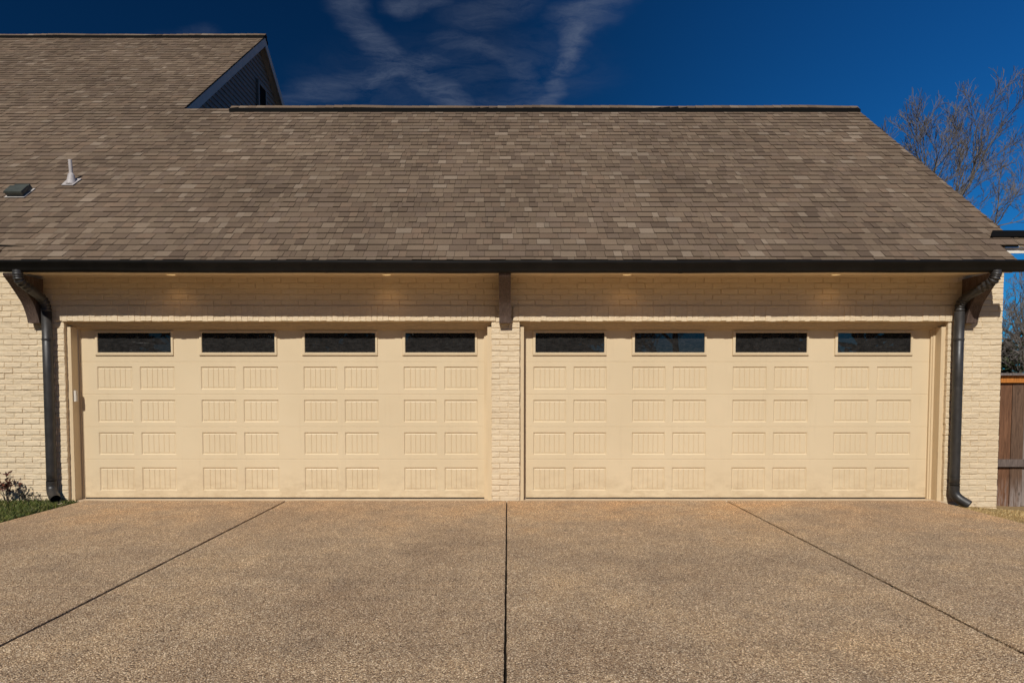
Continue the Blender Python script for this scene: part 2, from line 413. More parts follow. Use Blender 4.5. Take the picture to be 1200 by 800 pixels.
# ------------------------------------------------------------------ ground
def gz(x, y):
    z = -0.035
    if x > 5.1: z -= 0.10 * min(1, (x - 5.1) / 1.2)
    if x < -5.1: z -= 0.0
    d = max(abs(x) - 14, abs(y + 8) - 22, 0)
    return z - 0.0 * d
g = MB()
xs = [-900, -200, -60, -25, -14, -9, -7.5, -6.5, -5.8, -5.3, -5.05, 5.05, 5.3, 5.6, 6.0, 6.4, 7, 8, 10, 14, 25, 60, 200, 900]
ysl = [-600, -150, -60, -30, -20, -10, -5, -2, -1, -0.5, 0.5, 2, 8, 20, 45, 100, 300, 1200]
for j, y in enumerate(ysl):
    for x in xs: g.v.append((x, y, gz(x, y) - 0.0))
nx = len(xs)
for j in range(len(ysl) - 1):
    for i in range(nx - 1):
        g.f.append((j*nx+i, j*nx+i+1, (j+1)*nx+i+1, (j+1)*nx+i)); g.c.append(None)
struct(g, 'ground', LAWN)

# driveway: slabs with open joints over a dark filler
d = MB(); fl = MB()
XJ = [-5.15, -2.69, -0.012, 2.655, 5.2]
YJ = [-13.2, -12.0, -11.0, -7.3, -3.57, -0.012]
def slab(mb, x0, x1, y0, y1, ch=0.006, dep=0.12):
    zt = 0.0; q = random.Random(int(x0 * 100) * 31 + int(y0 * 100))
    def edge(p, r_):
        n = max(2, int((Vector(r_) - Vector(p)).length / 0.07)); out = []
        for k in range(n):
            t = k / n; out.append((p[0] + (r_[0]-p[0])*t + (q.gauss(0, 0.0012) if k else 0), p[1] + (r_[1]-p[1])*t + (q.gauss(0, 0.0006) if k else 0)))
        return out
    cs_ = [(x0, y0), (x1, y0), (x1, y1), (x0, y1)]
    a = []
    for k in range(4): a += edge(cs_[k], cs_[(k+1) % 4])
    xc, yc = (x0+x1)/2, (y0+y1)/2
    b = [(x + math.copysign(ch * q.uniform(0.5, 1.6), xc - x) if abs(x - xc) > (x1-x0)/2 - 0.02 else x, y + math.copysign(ch * q.uniform(0.4, 1.2), yc - y) if abs(y - yc) > (y1-y0)/2 - 0.01 else y) for x, y in a]
    n = len(a); i = len(mb.v)
    mb.v += [(x, y, zt) for x, y in b] + [(x, y, zt - ch*0.8) for x, y in a] + [(x, y, zt - dep) for x, y in a]
    mb.f.append(tuple(range(i, i + n))); mb.c.append(None)
    for r in (0, n):
        for k in range(n):
            p, q_ = i + r + k, i + r + (k + 1) % n
            mb.f.append((p, p + n, q_ + n, q_)); mb.c.append(None)
for i in range(4):
    for j in range(5):
        gx0 = (0.0065 if i == 2 else 0.0125) if i else 0; gx1 = (0.0065 if i == 1 else 0.0125) if i < 3 else 0
        gy0 = 0.0012 if j else 0; gy1 = 0.0012 if j < 4 else 0
        slab(d, XJ[i] + gx0, XJ[i+1] - gx1, YJ[j] + gy0, YJ[j+1] - gy1, 0.004)
struct(d, 'driveway', AGG)
for xj in XJ[1:4]: fl.box(xj - 0.02, xj + 0.02, -13.2, -0.012, -0.1, -0.03)
for yj in YJ[1:5]: fl.box(-5.1, 5.15, yj - 0.01, yj + 0.01, -0.1, -0.005)
struct(fl, 'driveway_joint', JOINT)
f = MB(); f.box(-5.37, -0.17, -0.012 + 0.002, 5.5, -0.12, -0.011); f.box(0.12, 5.33, -0.012 + 0.002, 5.5, -0.12, -0.011)
struct(f, 'floor', SLAB)

# ------------------------------------------------------------------ the house
house = empty('brick_house', (0, 3, 0), 'cream painted brick house with two wide cream garage doors under a brown shingle roof', 'house')
OPEN = [(-5.34, -0.196), (0.145, 5.298)]         # door openings
SOLD = [(-5.425, -0.144), (0.062, 5.385)]        # soldier courses over them
ZS1, ZS0 = 2.352, 2.166
XW0, XW1 = -8.2, 5.95
ZTOP = 2.98
# mortar core
w = MB()
Y0, Y1 = 0.0062, 0.05
for a, b in ((XW0, OPEN[0][0] - 0.004), (OPEN[0][1] + 0.004, OPEN[1][0] - 0.004), (OPEN[1][1] + 0.004, XW1 - 0.006)):
    w.box(a, b, Y0, 0.2, -0.4, ZS0 - 0.003)
w.box(XW0, XW1 - 0.006, Y0, 0.2, ZS0 - 0.003, ZTOP)
w.box(XW1 - 0.2, XW1 - 0.006, 0.2, 7.9, -0.4, 3.0)          # right side wall
w.v += [(XW1 - 0.02, 0.0, 3.0), (XW1 - 0.02, 7.5, 3.0), (XW1 - 0.02, 3.74, 6.08)]
n0 = len(w.v); w.f.append((n0-3, n0-2, n0-1)); w.c.append(None)
part(w, 'mortar_bed', MORTAR, house)
# bricks
bk = MB()
def brick(mb, x0, x1, z0, z1, yf, yb, jit=0.0026, ch=0.006):
    J = lambda s=jit: rnd.uniform(-s, s)
    yf += rnd.uniform(-0.004, 0.003)
    o = [(x0+J(), yf+ch+J(), z0+J()), (x1+J(), yf+ch+J(), z0+J()), (x1+J(), yf+ch+J(), z1+J()), (x0+J(), yf+ch+J(), z1+J())]
    i_ = [(x0+ch+J(), yf+J(), z0+ch+J()), (x1-ch+J(), yf+J(), z0+ch+J()), (x1-ch+J(), yf+J(), z1-ch+J()), (x0+ch+J(), yf+J(), z1-ch+J())]
    b = [(p[0], yb, p[2]) for p in o]
    i = len(mb.v); mb.v += i_ + o + b
    mb.f.append((i, i+1, i+2, i+3)); mb.c.append(None)
    for r in (0, 4):
        for k in range(4):
            p, q = i+r+k, i+r+(k+1) % 4
            mb.f.append((p, p+4, q+4, q)); mb.c.append(None)
CH, BL, MJ = 0.0677, 0.203, 0.0062
def cutouts(z0, z1):
    c = []
    if z0 < ZS0 - 0.01: c += OPEN
    if z1 > ZS0 + 0.02 and z0 < ZS1 - 0.02: c += SOLD
    return c
k = -41
while True:
    z0 = ZS1 + k * CH
    if z0 > ZTOP - 0.03: break
    if z0 > -0.42:
        x = XW0 + (0.5 * BL if k % 2 else 0) + rnd.uniform(-0.006, 0.006)
        iv = cutouts(z0, z0 + CH)
        spans = []; cur = XW0
        for a, b in sorted(iv):
            if a > cur: spans.append((cur, a))
            cur = max(cur, b)
        spans.append((cur, XW1))
        for a, b in spans:
            x = a if a != XW0 else XW0
            first = True
            # local bond that starts at the span's edge so returns alternate full and half bricks
            while x < b - 0.02:
                L = BL
                if first and k % 2: L = BL / 2
                first = False
                xe = min(x + L, b)
                if b - xe < 0.045: xe = b
                brick(bk, x + 0.002 if x > a else x, xe - (0.002 if xe < b else 0), z0 + MJ/2, z0 + CH - MJ/2, 0.0, 0.05 if (xe < XW1) else 0.12)
                x = xe
    k += 1
part(bk, 'brickwork', BRICK, house)
# right return bricks (side of the corner)
rb = MB()
for k in range(-41, 8):
    z0 = ZS1 + k * CH
    if z0 < -0.42: continue
    y = 0.125 if k % 2 else 0.125 + 0.1
    yy = 0.125
    while yy < 1.2:
        ye = yy + (0.1 if (yy == 0.125 and k % 2) else 0.203)
        rb.box(XW1 - 0.05, XW1 - rnd.uniform(0, 0.003), yy + 0.003, ye - 0.004, z0 + 0.004, z0 + CH - 0.004)
        yy = ye
part(rb, 'side_brickwork', BRICK, house)
for a, b in SOLD:
    sl = MB(); x = a
    n = round((b - a) / 0.0675); wd = (b - a) / n
    for i in range(n):
        brick(sl, a + i*wd + 0.0014, a + (i+1)*wd - 0.0014, ZS0 + rnd.uniform(-0.004, 0.004), ZS1 - 0.004, -0.012, 0.05, 0.0018, 0.0035)
    sl.box(a + 0.004, b - 0.004, -0.0075, 0.03, ZS0 + 0.006, ZS1 - 0.008)
    part(sl, 'soldier_course', BRICK, house)

# door frames, doors
YD = 0.205
def S(v): return v * (8.25 + YD) / 8.51
def SZ(v): return 1.36 + (v - 1.36) * (8.25 + YD) / 8.51
PANX = [[(-5.109, -4.669), (-4.578, -4.143)], [(-3.818, -3.382), (-3.293, -2.857)], [(-2.541, -2.12), (-2.033, -1.609)], [(-1.296, -0.882), (-0.79, -0.372)]], \
       [[(0.319, 0.729), (0.818, 1.232)], [(1.551, 1.965), (2.055, 2.475)], [(2.8, 3.224), (3.314, 3.743)], [(4.068, 4.499), (4.594, 5.031)]]
SEAM = [SZ(v) for v in (1.690, 1.286, 0.881, 0.475)]
PANZ = [(SZ(1.349), SZ(1.629)), (SZ(0.940), SZ(1.217)), (SZ(0.534), SZ(0.812)), (SZ(0.083), SZ(0.373))]
DTOP, DBOT = 2.16, 0.004
def panel(mb, x0, x1, z0, z1, yf):
    # stamped recess: sloped margin, a fine groove, then a raised beadboard field
    rings = [(0, yf), (0.011, yf + 0.012), (0.018, yf + 0.0125), (0.026, yf + 0.008)]
    prev = None
    for ins, y in rings:
        cur = [(x0+ins, y, z0+ins), (x1-ins, y, z0+ins), (x1-ins, y, z1-ins), (x0+ins, y, z1-ins)]
        if prev:
            for k in range(4): mb.quadv(prev[k], prev[(k+1) % 4], cur[(k+1) % 4], cur[k])
        prev = cur
    y = rings[-1][1]; ins = rings[-1][0]
    a, b = x0 + ins, x1 - ins; zz0, zz1 = z0 + ins, z1 - ins
    n = 6; gw = 0.0055; gd = 0.006
    for i in range(n):
        s0 = a + (b - a) * i / n + (gw if i else 0); s1 = a + (b - a) * (i + 1) / n - (gw if i < n - 1 else 0)
        mb.quadv((s0, y, zz0), (s1, y, zz0), (s1, y, zz1), (s0, y, zz1))
        if i < n - 1:
            c = s1 + gw
            mb.quadv((s1, y, zz0), (c, y + gd, zz0), (c, y + gd, zz1), (s1, y, zz1))
            mb.quadv((c, y + gd, zz0), (c + gw, y, zz0), (c + gw, y, zz1), (c, y + gd, zz1))
            mb.quadv((s1, y, zz0), (c + gw, y, zz0), (c, y + gd, zz0)); mb.quadv((s1, y, zz1), (c, y + gd, zz1), (c + gw, y, zz1))
def section(mb, x0, x1, z0, z1, yf, pans):
    cy, czz, dp = 0.003, 0.004, 0.045
    # body behind the face with chamfered top and bottom lips
    za, zb = z0 + 0.0002, z1 - 0.0002
    mb.quadv((x0, yf + cy, za), (x1, yf + cy, za), (x1, yf, za + czz), (x0, yf, za + czz))
    mb.quadv((x0, yf, zb - czz), (x1, yf, zb - czz), (x1, yf + cy, zb), (x0, yf + cy, zb))
    mb.quadv((x0, yf + cy, zb), (x1, yf + cy, zb), (x1, yf + dp, zb), (x0, yf + dp, zb))
    mb.quadv((x0, yf + dp, za), (x1, yf + dp, za), (x1, yf + cy, za), (x0, yf + cy, za))
    mb.quadv((x0, yf, za), (x0, yf, zb), (x0, yf + dp, zb), (x0, yf + dp, za))
    mb.quadv((x1, yf, za), (x1, yf + dp, za), (x1, yf + dp, zb), (x1, yf, zb))
    fz0, fz1 = za + czz, zb - czz
    if not pans:
        mb.quadv((x0, yf, fz0), (x1, yf, fz0), (x1, yf, fz1), (x0, yf, fz1)); return
    pz0, pz1 = pans[0][2], pans[0][3]
    mb.quadv((x0, yf, fz0), (x1, yf, fz0), (x1, yf, pz0), (x0, yf, pz0))
    mb.quadv((x0, yf, pz1), (x1, yf, pz1), (x1, yf, fz1), (x0, yf, fz1))
    cur = x0
    for a, b, _, _ in pans:
        mb.quadv((cur, yf, pz0), (a, yf, pz0), (a, yf, pz1), (cur, yf, pz1)); cur = b
        panel(mb, a, b, pz0, pz1, yf)
    mb.quadv((cur, yf, pz0), (x1, yf, pz0), (x1, yf, pz1), (cur, yf, pz1))
for oi in range(2):
    xl, xr = OPEN[oi]
    fr = MB()
    YT = 0.05; TW = 0.05; YS = 0.165; SW = 0.045
    for sgn, xe in ((1, xl), (-1, xr)):
        X = lambda v: sorted((xe - sgn * 0.03, xe + sgn * v))
        a, b = X(TW); fr.box(a, b, YT, YS + 0.02, -0.010, 2.103)
        sw, ys = (0.032, YS + 0.022) if sgn > 0 else (SW, YS)
        a, b = sorted((xe + sgn * TW, xe + sgn * (TW + sw*0.55))); fr.box(a, b, ys, YD + 0.1, -0.0095, 2.085)
        a, b = sorted((xe + sgn * (TW + sw*0.55), xe + sgn * (TW + sw))); fr.box(a, b, ys + 0.012, YD + 0.1, -0.0095, 2.083)
    fr.box(xl - 0.03, xr + 0.03, 0.122, 0.2, 2.104, 2.169)
    fr.box(xl - 0.03, xr + 0.03, 0.088, YS - 0.03, 2.128, 2.1705)
    fr.box(xl + TW, xr - TW, YS - 0.001, YD + 0.1, 2.083, 2.1119)
    part(fr, 'door_frame', TRIM, house)
    cv = MB()                                       # dark garage volume behind the door
    door = None
    dx0, dx1 = xl + TW + 0.024, xr - TW - SW + 0.008
    zs = [DTOP] + SEAM + [DBOT]
    dm = MB()
    dm.box(dx0, dx1, YD + 0.03, YD + 0.07, DBOT + 0.01, DTOP - 0.05)
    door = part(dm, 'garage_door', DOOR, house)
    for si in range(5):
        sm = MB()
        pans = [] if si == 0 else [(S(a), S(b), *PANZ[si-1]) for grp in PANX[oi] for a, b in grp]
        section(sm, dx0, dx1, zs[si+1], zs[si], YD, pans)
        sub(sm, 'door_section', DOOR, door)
    wz0, wz1 = SZ(1.805), SZ(2.047)
    for grp in PANX[oi]:
        a, b = S(grp[0][0]), S(grp[1][1])
        ga, gb = a + 0.026, b - 0.034
        fm = MB()
        oa, ob, oz0, oz1 = a - 0.012, b - 0.004, SZ(1.767), SZ(2.074)
        oo = [(oa, oz0), (ob, oz0), (ob, oz1), (oa, oz1)]; ii = [(ga, wz0), (gb, wz0), (gb, wz1), (ga, wz1)]
        for k_ in range(4):
            p, q = oo[k_], oo[(k_+1) % 4]; r, s_ = ii[(k_+1) % 4], ii[k_]
            mid = lambda u_, v_, t: (u_[0]+(v_[0]-u_[0])*t, u_[1]+(v_[1]-u_[1])*t)
            e0, e1 = mid(p, s_, 0.14), mid(q, r, 0.14); h0, h1 = mid(p, s_, 0.86), mid(q, r, 0.86)
            P = lambda t, y: (t[0], y, t[1])
            fm.quadv(P(p, YD - 0.001), P(q, YD - 0.001), P(e1, YD - 0.017), P(e0, YD - 0.017))
            fm.quadv(P(e0, YD - 0.017), P(e1, YD - 0.017), P(h1, YD - 0.020), P(h0, YD - 0.020))
            fm.quadv(P(h0, YD - 0.020), P(h1, YD - 0.020), P(r, YD - 0.013), P(s_, YD - 0.013))
            fm.quadv(P(s_, YD - 0.013), P(r, YD - 0.013), P(r, YD - 0.001), P(s_, YD - 0.001))
        sub(fm, 'window_frame', DOOR, door)
        pm = MB(); pm.box(ga - 0.01, gb + 0.01, YD - 0.006, YD - 0.0015, wz0 - 0.008, wz1 + 0.008)
        sub(pm, 'window_pane', PANE, door)
    rs = MB(); rs.box(dx0, dx1, YD + 0.004, YD + 0.04, -0.010, DBOT + 0.002)
    sub(rs, 'weather_seal', RUBBER, door)

# roof ------------------------------------------------------------
SL = 0.80; ZC = 3.197; TH = math.atan(SL); CS, SN = math.cos(TH), math.sin(TH)
YE, YM, YR, YP = -0.50, -0.2129, 3.68, 7.75
XSK = (-5.62, 5.735)
XG = -5.548; XRK = 5.975; XLEFT = -15.5
NV = Vector((0, -SN, CS))
def rp(x, s, h=0.0):          # s measured up the slope from Y=0
    y = s * CS
    return Vector((x, y, ZC + SL * y)) + NV * h
TONES = [((0.165, 0.113, 0.070), 6), ((0.190, 0.132, 0.083), 5), ((0.138, 0.092, 0.058), 5), ((0.222, 0.160, 0.104), 2.6), ((0.158, 0.108, 0.072), 5), ((0.178, 0.116, 0.072), 3), ((0.268, 0.200, 0.136), 1.0), ((0.112, 0.074, 0.048), 2.2)]
MEAN = (0.166, 0.117, 0.076)
tv = [tuple((mn + (q - mn) * 0.64) * g_ for q, mn, g_ in zip(t, MEAN, (0.97, 0.995, 1.06))) for t, _ in TONES]; tw = [q for _, q in TONES]
def shingle_rows(mb, x0f, x1f, sa, sb, e=0.147, align=YE / CS - 0.0735):
    j0 = math.floor((sa - align) / e)
    j = j0
    while align + j * e < sb - 0.01:
        s0 = max(sa, align + j * e); s1 = min(align + (j + 1) * e, sb) + 0.012
        rr = random.Random(j * 77 + 5)
        x0, x1 = (x0f(s0 * CS) if callable(x0f) else x0f), x1f
        x = x0 - rr.uniform(0, 0.2)
        wob = rr.uniform(-0.0025, 0.0025)
        while x < x1:
            wd = rr.choice((0.065, 0.08, 0.095, 0.11, 0.13, 0.16, 0.20)) * rr.uniform(0.88, 1.12)
            xe = x + wd
            a, b = max(x, x0), min(xe, x1)
            if b - a > 0.004:
                h = 0.007 + (0.0055 if rr.random() < 0.5 else 0) + rr.uniform(0, 0.0015)
                c = rr.choices(tv, tw)[0]; f_ = rr.uniform(0.9, 1.1)
                c = tuple(q * f_ for q in c)
                js = wob + rr.uniform(-0.0018, 0.0018)
                a += 0.0016; b -= 0.0016
                p = [rp(a, s0 + js, -0.004), rp(b, s0 + js, -0.004), rp(b, s1, -0.006), rp(a, s1, -0.006),
                     rp(a, s0 + js, h), rp(b, s0 + js, h), rp(b, s1, 0.001), rp(a, s1, 0.001)]
                mb.hull8(p, c); mb.c[-4] = mb.c[-3] = mb.c[-1] = tuple(0.36 * q for q in c)      # butt and side edges: dark cut asphalt, doubling as painted shadow lines
            x = xe
        j += 1
def slope_slab(mb, x0, x1, ya, yb, off=-0.006, th=0.03):
    n = NV
    a = [Vector((x, y, ZC + SL * y)) + n * off for x, y in ((x0, ya), (x1, ya), (x1, yb), (x0, yb))]
    b = [p - n * th for p in a]
    mb.hull8([*b, *a])
dk = MB()
slope_slab(dk, -5.74, XSK[1], YE + 0.012, YM)
slope_slab(dk, XLEFT, XRK - 0.008, YM + 0.012, YR - 0.03)
slope_slab(dk, XLEFT, XG - 0.008, YR - 0.03, YP - 0.03)
# rear slopes
for x0, x1, yr in ((XG - 0.2, XRK - 0.008, YR), (XLEFT, XG - 0.008, YP)):
    zr = ZC + SL * yr
    dep = 4.3 if yr == YR else 6.0
    sl2 = SL if yr == YR else 0.74
    dk.hull8([(x0, yr, zr - 0.06), (x1, yr, zr - 0.06), (x1, yr + dep, zr - sl2*dep - 0.06), (x0, yr + dep, zr - sl2*dep - 0.06),
              (x0, yr, zr - 0.02), (x1, yr, zr - 0.02), (x1, yr + dep, zr - sl2*dep - 0.02), (x0, yr + dep, zr - sl2*dep - 0.02)])
deck = part(dk, 'roof', DECK, house)
sh = MB()
shingle_rows(sh, lambda y: -5.76 - 0.24 * (y - YE) / (YM - YE), XSK[1], YE / CS, YM / CS)
shingle_rows(sh, XLEFT, XRK, YM / CS, YR / CS)
shingle_rows(sh, XLEFT, XG, YR / CS, YP / CS)
sub(sh, 'shingles', SHINGLE, deck)
# ridge vents with shingle caps
def ridge(x0, x1, yr, slr):
    zr = ZC + SL * yr
    vb = MB()
    prof = [(yr - 0.15, zr - 0.15*SL + 0.0), (yr - 0.148, zr - 0.148*SL + 0.054), (yr, zr + 0.045), (yr + 0.15, zr - 0.15*slr + 0.045), (yr + 0.16, zr - 0.16*slr - 0.01), (yr, zr - 0.02)]
    vb.extrude_x(prof, x0, x1); sub(vb, 'ridge_vent', RVENT, deck)
    cp = MB(); x = x0 - 0.01; q = random.Random(3)
    while x < x1 + 0.01:
        xe = min(x + 0.147, x1 + 0.012)
        t0, t1 = 0.045 + 0.004, 0.045
        c = q.choices(tv, tw)[0]; dz = 0.006 * math.sin(x * 1.7) + 0.004 * math.sin(x * 4.1)
        for sg, sl_ in ((-1, SL), (1, slr)):
            y1 = yr + sg * 0.075
            cp.hull8([(x, yr, zr + t0 + dz), (xe, yr, zr + t1 + dz), (xe, y1, zr - 0.075*sl_ + t1 + dz), (x, y1, zr - 0.075*sl_ + t0 + dz),
                      (x, yr, zr + t0 + 0.011 + dz), (xe, yr, zr + t1 + 0.011 + dz), (xe, y1, zr - 0.075*sl_ + t1 + 0.009 + dz), (x, y1, zr - 0.075*sl_ + t0 + 0.009 + dz)], c)
        x = xe
    sub(cp, 'ridge_cap', SHINGLE, deck)
ridge(-4.72, XRK, YR, SL)
ridge(XLEFT, XG + 0.01, YP, 0.74)
# gable of the taller roof
XWG = XG - 0.16
zpk = ZC + SL * YP
gs = MB(); z = 5.6; lap = 0.115
RB = 0.74
while z < zpk - 0.12:
    z1 = min(z + lap, zpk - 0.05)
    def yr_(zq): return ((zq - ZC) / SL + 0.02, YP + (zpk - zq) / RB - 0.02)
    a0, b0 = yr_(z); a1, b1 = yr_(z1)
    gs.quadv((XWG + 0.016, a0, z), (XWG + 0.016, b0, z), (XWG, b1, z1), (XWG, a1, z1))
    gs.quadv((XWG, a0, z), (XWG, b0, z), (XWG + 0.016, b0, z), (XWG + 0.016, a0, z))
    z = z1
gab = part(gs, 'gable_wall', SIDING, house)
lv = MB(); lv.box(XWG + 0.012, XWG + 0.05, 7.62, 8.02, 7.3, 8.28)
lo = sub(lv, 'gable_vent', VOID, gab)
lf = MB()
for a, b, c, d_ in ((7.54, 7.62, 7.3, 8.28), (8.02, 8.10, 7.3, 8.28), (7.54, 8.10, 8.281, 8.36)):
    lf.box(XWG + 0.014, XWG + 0.062, a, b, c, d_)
sub(lf, 'vent_trim', SIDING, gab)
rk = MB()
# rake boards and overhang soffit, following both slopes
def rake(y0, y1, zf, th=0.02, dep=0.19, x0=XG - 0.025, x1=XG - 0.002, dz=-0.03):
    rk.hull8([(x0, y0, zf(y0) + dz - dep), (x1, y0, zf(y0) + dz - dep), (x1, y1, zf(y1) + dz - dep), (x0, y1, zf(y1) + dz - dep),
              (x0, y0, zf(y0) + dz), (x1, y0, zf(y0) + dz), (x1, y1, zf(y1) + dz), (x0, y1, zf(y1) + dz)])
ff = lambda y: ZC + SL * y
fb = lambda y: zpk - RB * (y - YP)
rake(3.2, YP, ff); rake(YP + 0.001, 12, fb)
rk.hull8([(XWG, 3.2, ff(3.2)-0.2), (XG-0.026, 3.2, ff(3.2)-0.2), (XG-0.026, YP, ff(YP)-0.2), (XWG, YP, ff(YP)-0.2), (XWG, 3.2, ff(3.2)-0.18), (XG-0.026, 3.2, ff(3.2)-0.18), (XG-0.026, YP, ff(YP)-0.18), (XWG, YP, ff(YP)-0.18)])
rk.hull8([(XWG, YP+.001, fb(YP)-0.2), (XG-0.026, YP+.001, fb(YP)-0.2), (XG-0.026, 12, fb(12)-0.2), (XWG, 12, fb(12)-0.2), (XWG, YP+.001, fb(YP)-0.18), (XG-0.026, YP+.001, fb(YP)-0.18), (XG-0.026, 12, fb(12)-0.18), (XWG, 12, fb(12)-0.18)])
part(rk, 'rake_board', GTRIM, house)
# right-hand rake trim of the garage gable
rt = MB()
for a, b, fz in ((0.02, YR, ff), (YR + 0.001, 7.9, lambda y: ff(YR) - SL * (y - YR))):
    rt.hull8([(XRK - 0.03, a, fz(a) - 0.17), (XRK - 0.012, a, fz(a) - 0.17), (XRK - 0.012, b, fz(b) - 0.17), (XRK - 0.03, b, fz(b) - 0.17),
              (XRK - 0.03, a, fz(a) - 0.042), (XRK - 0.012, a, fz(a) - 0.042), (XRK - 0.012, b, fz(b) - 0.042), (XRK - 0.03, b, fz(b) - 0.042)])
part(rt, 'rake_trim', WHITE, house)
# cornice return past the right corner: short shingled strip, black flashing, white fascia
cr = MB()
shingle_rows(cr, XRK + 0.004, 6.75, YM / CS, 0.02 / CS)
slope_slab(cr, XRK + 0.004, 6.75, YM + 0.01, 0.03)
cret = part(cr, 'cornice_return', SHINGLE, house)
for fobj in cret.data.polygons: pass
fls = MB()
s0, s1 = -0.085 / CS, 0.03 / CS
fls.hull8([rp(5.70, s0, 0.004), rp(6.76, s0, 0.004), rp(6.76, s1, 0.004), rp(5.80, s1, 0.004), rp(5.70, s0, 0.03), rp(6.76, s0, 0.03), rp(6.76, s1, 0.034), rp(5.80, s1, 0.034)])
sub(fls, 'flashing', RVENT, cret)
fa = MB(); fa.box(5.80, 6.74, -0.155, -0.13, 2.945, 3.01)
sub(fa, 'return_fascia', WHITE, cret)
# main eave trim outside the brackets
ev = MB(); ev.box(5.745, 5.95, -0.128, -0.0, 2.95, 2.975); part(ev, 'eave_trim', TRIM, house)
ev = MB(); ev.box(-15, -6.02, -0.17, -0.0, 2.93, 3.0); part(ev, 'eave_trim', TRIM, house)
ev = MB(); ev.hull8([rp(-15, -0.235/CS, 0.003), rp(-5.97, -0.235/CS, 0.003), rp(-5.60, -0.255/CS, 0.003), rp(-15, -0.19/CS, 0.003), rp(-15, -0.235/CS, 0.02), rp(-5.97, -0.235/CS, 0.02), rp(-5.60, -0.252/CS, 0.012), rp(-15, -0.19/CS, 0.02)])
part(ev, 'eave_flashing', RVENT, house)
# soffit, fascia, frieze of the bracketed eave
so = MB()
so.hull8([(-5.56, -0.43, 2.668), (5.44, -0.43, 2.668), (5.44, 0.03, 2.705), (-5.56, 0.03, 2.705), (-5.56, -0.43, 2.69), (5.44, -0.43, 2.69), (5.44, 0.03, 2.727), (-5.56, 0.03, 2.727)])
so.box(-5.56, 5.44, -0.024, 0.004, 2.684, 2.7035)
soff = part(so, 'soffit', SOFFIT, house)
fa = MB(); fa.box(XSK[0] + 0.02, XSK[1] - 0.02, -0.455, -0.432, 2.6685, 2.79)
part(fa, 'fascia', TRIM, house)
# soffit downlights
for x in (-3.94, -1.416, 1.396, 3.84):
    lm = MB(); lm.tube([(x, -0.2, 2.70), (x, -0.2, 2.685)], [0.05, 0.05], 20)
    lo = sub(lm, 'soffit_light', GLOW, soff)
    ld = bpy.data.lights.new('soffit_lamp', 'SPOT'); ld.energy = 1.0; ld.color = (1.0, 0.58, 0.24); ld.spot_size = R(140); ld.spot_blend = 0.8; ld.shadow_soft_size = 0.05
    l = bpy.data.objects.new('soffit_lamp', ld); COL.objects.link(l)
    l.parent = lo; l.location = (x, -0.2, 2.665); l.rotation_euler = (0, 0, 0)
# gutter (ogee profile, open top)
gu = MB()
prof = [(-0.46, 2.795), (-0.46, 2.672), (-0.497, 2.672), (-0.512, 2.690), (-0.520, 2.715), (-0.534, 2.742), (-0.548, 2.765), (-0.553, 2.780), (-0.553, 2.793), (-0.545, 2.798), (-0.536, 2.793), (-0.536, 2.784), (-0.520, 2.760), (-0.505, 2.720), (-0.494, 2.684), (-0.464, 2.684), (-0.464, 2.795)]
sag = lambda x: -0.012 * (1 - (x / 5.8) ** 2) + 0.0018 * math.sin(x * 2.3) + 0.0012 * math.sin(x * 5.1 + 1)
N = 60; n = len(prof); i0 = len(gu.v)
for k in range(N + 1):
    x = -5.83 + (5.815 + 5.83) * k / N
    gu.v += [(x, y, z + sag(x)) for y, z in prof]
for k in range(N):
    for a in range(n):
        b = (a + 1) % n; p = i0 + k * n
        gu.f.append((p + a, p + n + a, p + n + b, p + b)); gu.c.append(None)
for xe in (-5.832, 5.813):
    i = len(gu.v); pr = prof[:10]
    gu.v += [(xe, y, z) for y, z in pr] + [(xe + 0.004, y, z) for y, z in pr]; n = len(pr)
    gu.f.append(tuple(i + k for k in range(n))); gu.c.append(None); gu.f.append(tuple(i + n + k for k in reversed(range(n)))); gu.c.append(None)
    for k_ in range(n):
        gu.f.append((i + k_, i + n + k_, i + n + (k_+1) % n, i + (k_+1) % n)); gu.c.append(None)
gut = part(gu, 'gutter', GUTTER, house)
for xs_ in (-2.05, 1.95):
    gj = MB(); o_ = [(y - 0.0025, z + sag(xs_) - (0.002 if z < 2.7 else 0)) for y, z in prof[1:9]]; i_ = [(y + 0.003, z + sag(xs_) + 0.002) for y, z in prof[1:9]]
    gj.extrude_x(o_ + i_[::-1], xs_ - 0.02, xs_ + 0.02); sub(gj, 'gutter_joint', GUTTER, gut)
# knee brackets
def smooth(pts, n=8):
    out = []
    P = [Vector(p) for p in pts]
    for i in range(len(P) - 1):
        p0 = P[max(i-1, 0)]; p1 = P[i]; p2 = P[i+1]; p3 = P[min(i+2, len(P)-1)]
        for k in range(n):
            t = k / n
            out.append(0.5 * ((2*p1) + (p2-p0)*t + (2*p0-5*p1+4*p2-p3)*t*t + (3*p1-p0-3*p2+p3)*t**3))
    out.append(P[-1]); return out
for xc in (-5.635, -0.033, 5.515):
    b = MB()
    curve = smooth([(-0.092, 2.137), (-0.108, 2.20), (-0.135, 2.265), (-0.19, 2.361), (-0.285, 2.462), (-0.375, 2.55), (-0.465, 2.63), (-0.474, 2.664)], 5)
    prof = [(-0.002, 2.137)] + [(p[0], p[1]) for p in curve] + [(-0.002, 2.664)]
    b.extrude_x(prof, xc - 0.068, xc + 0.068)
    part(b, 'eave_bracket', TIMBER, house)

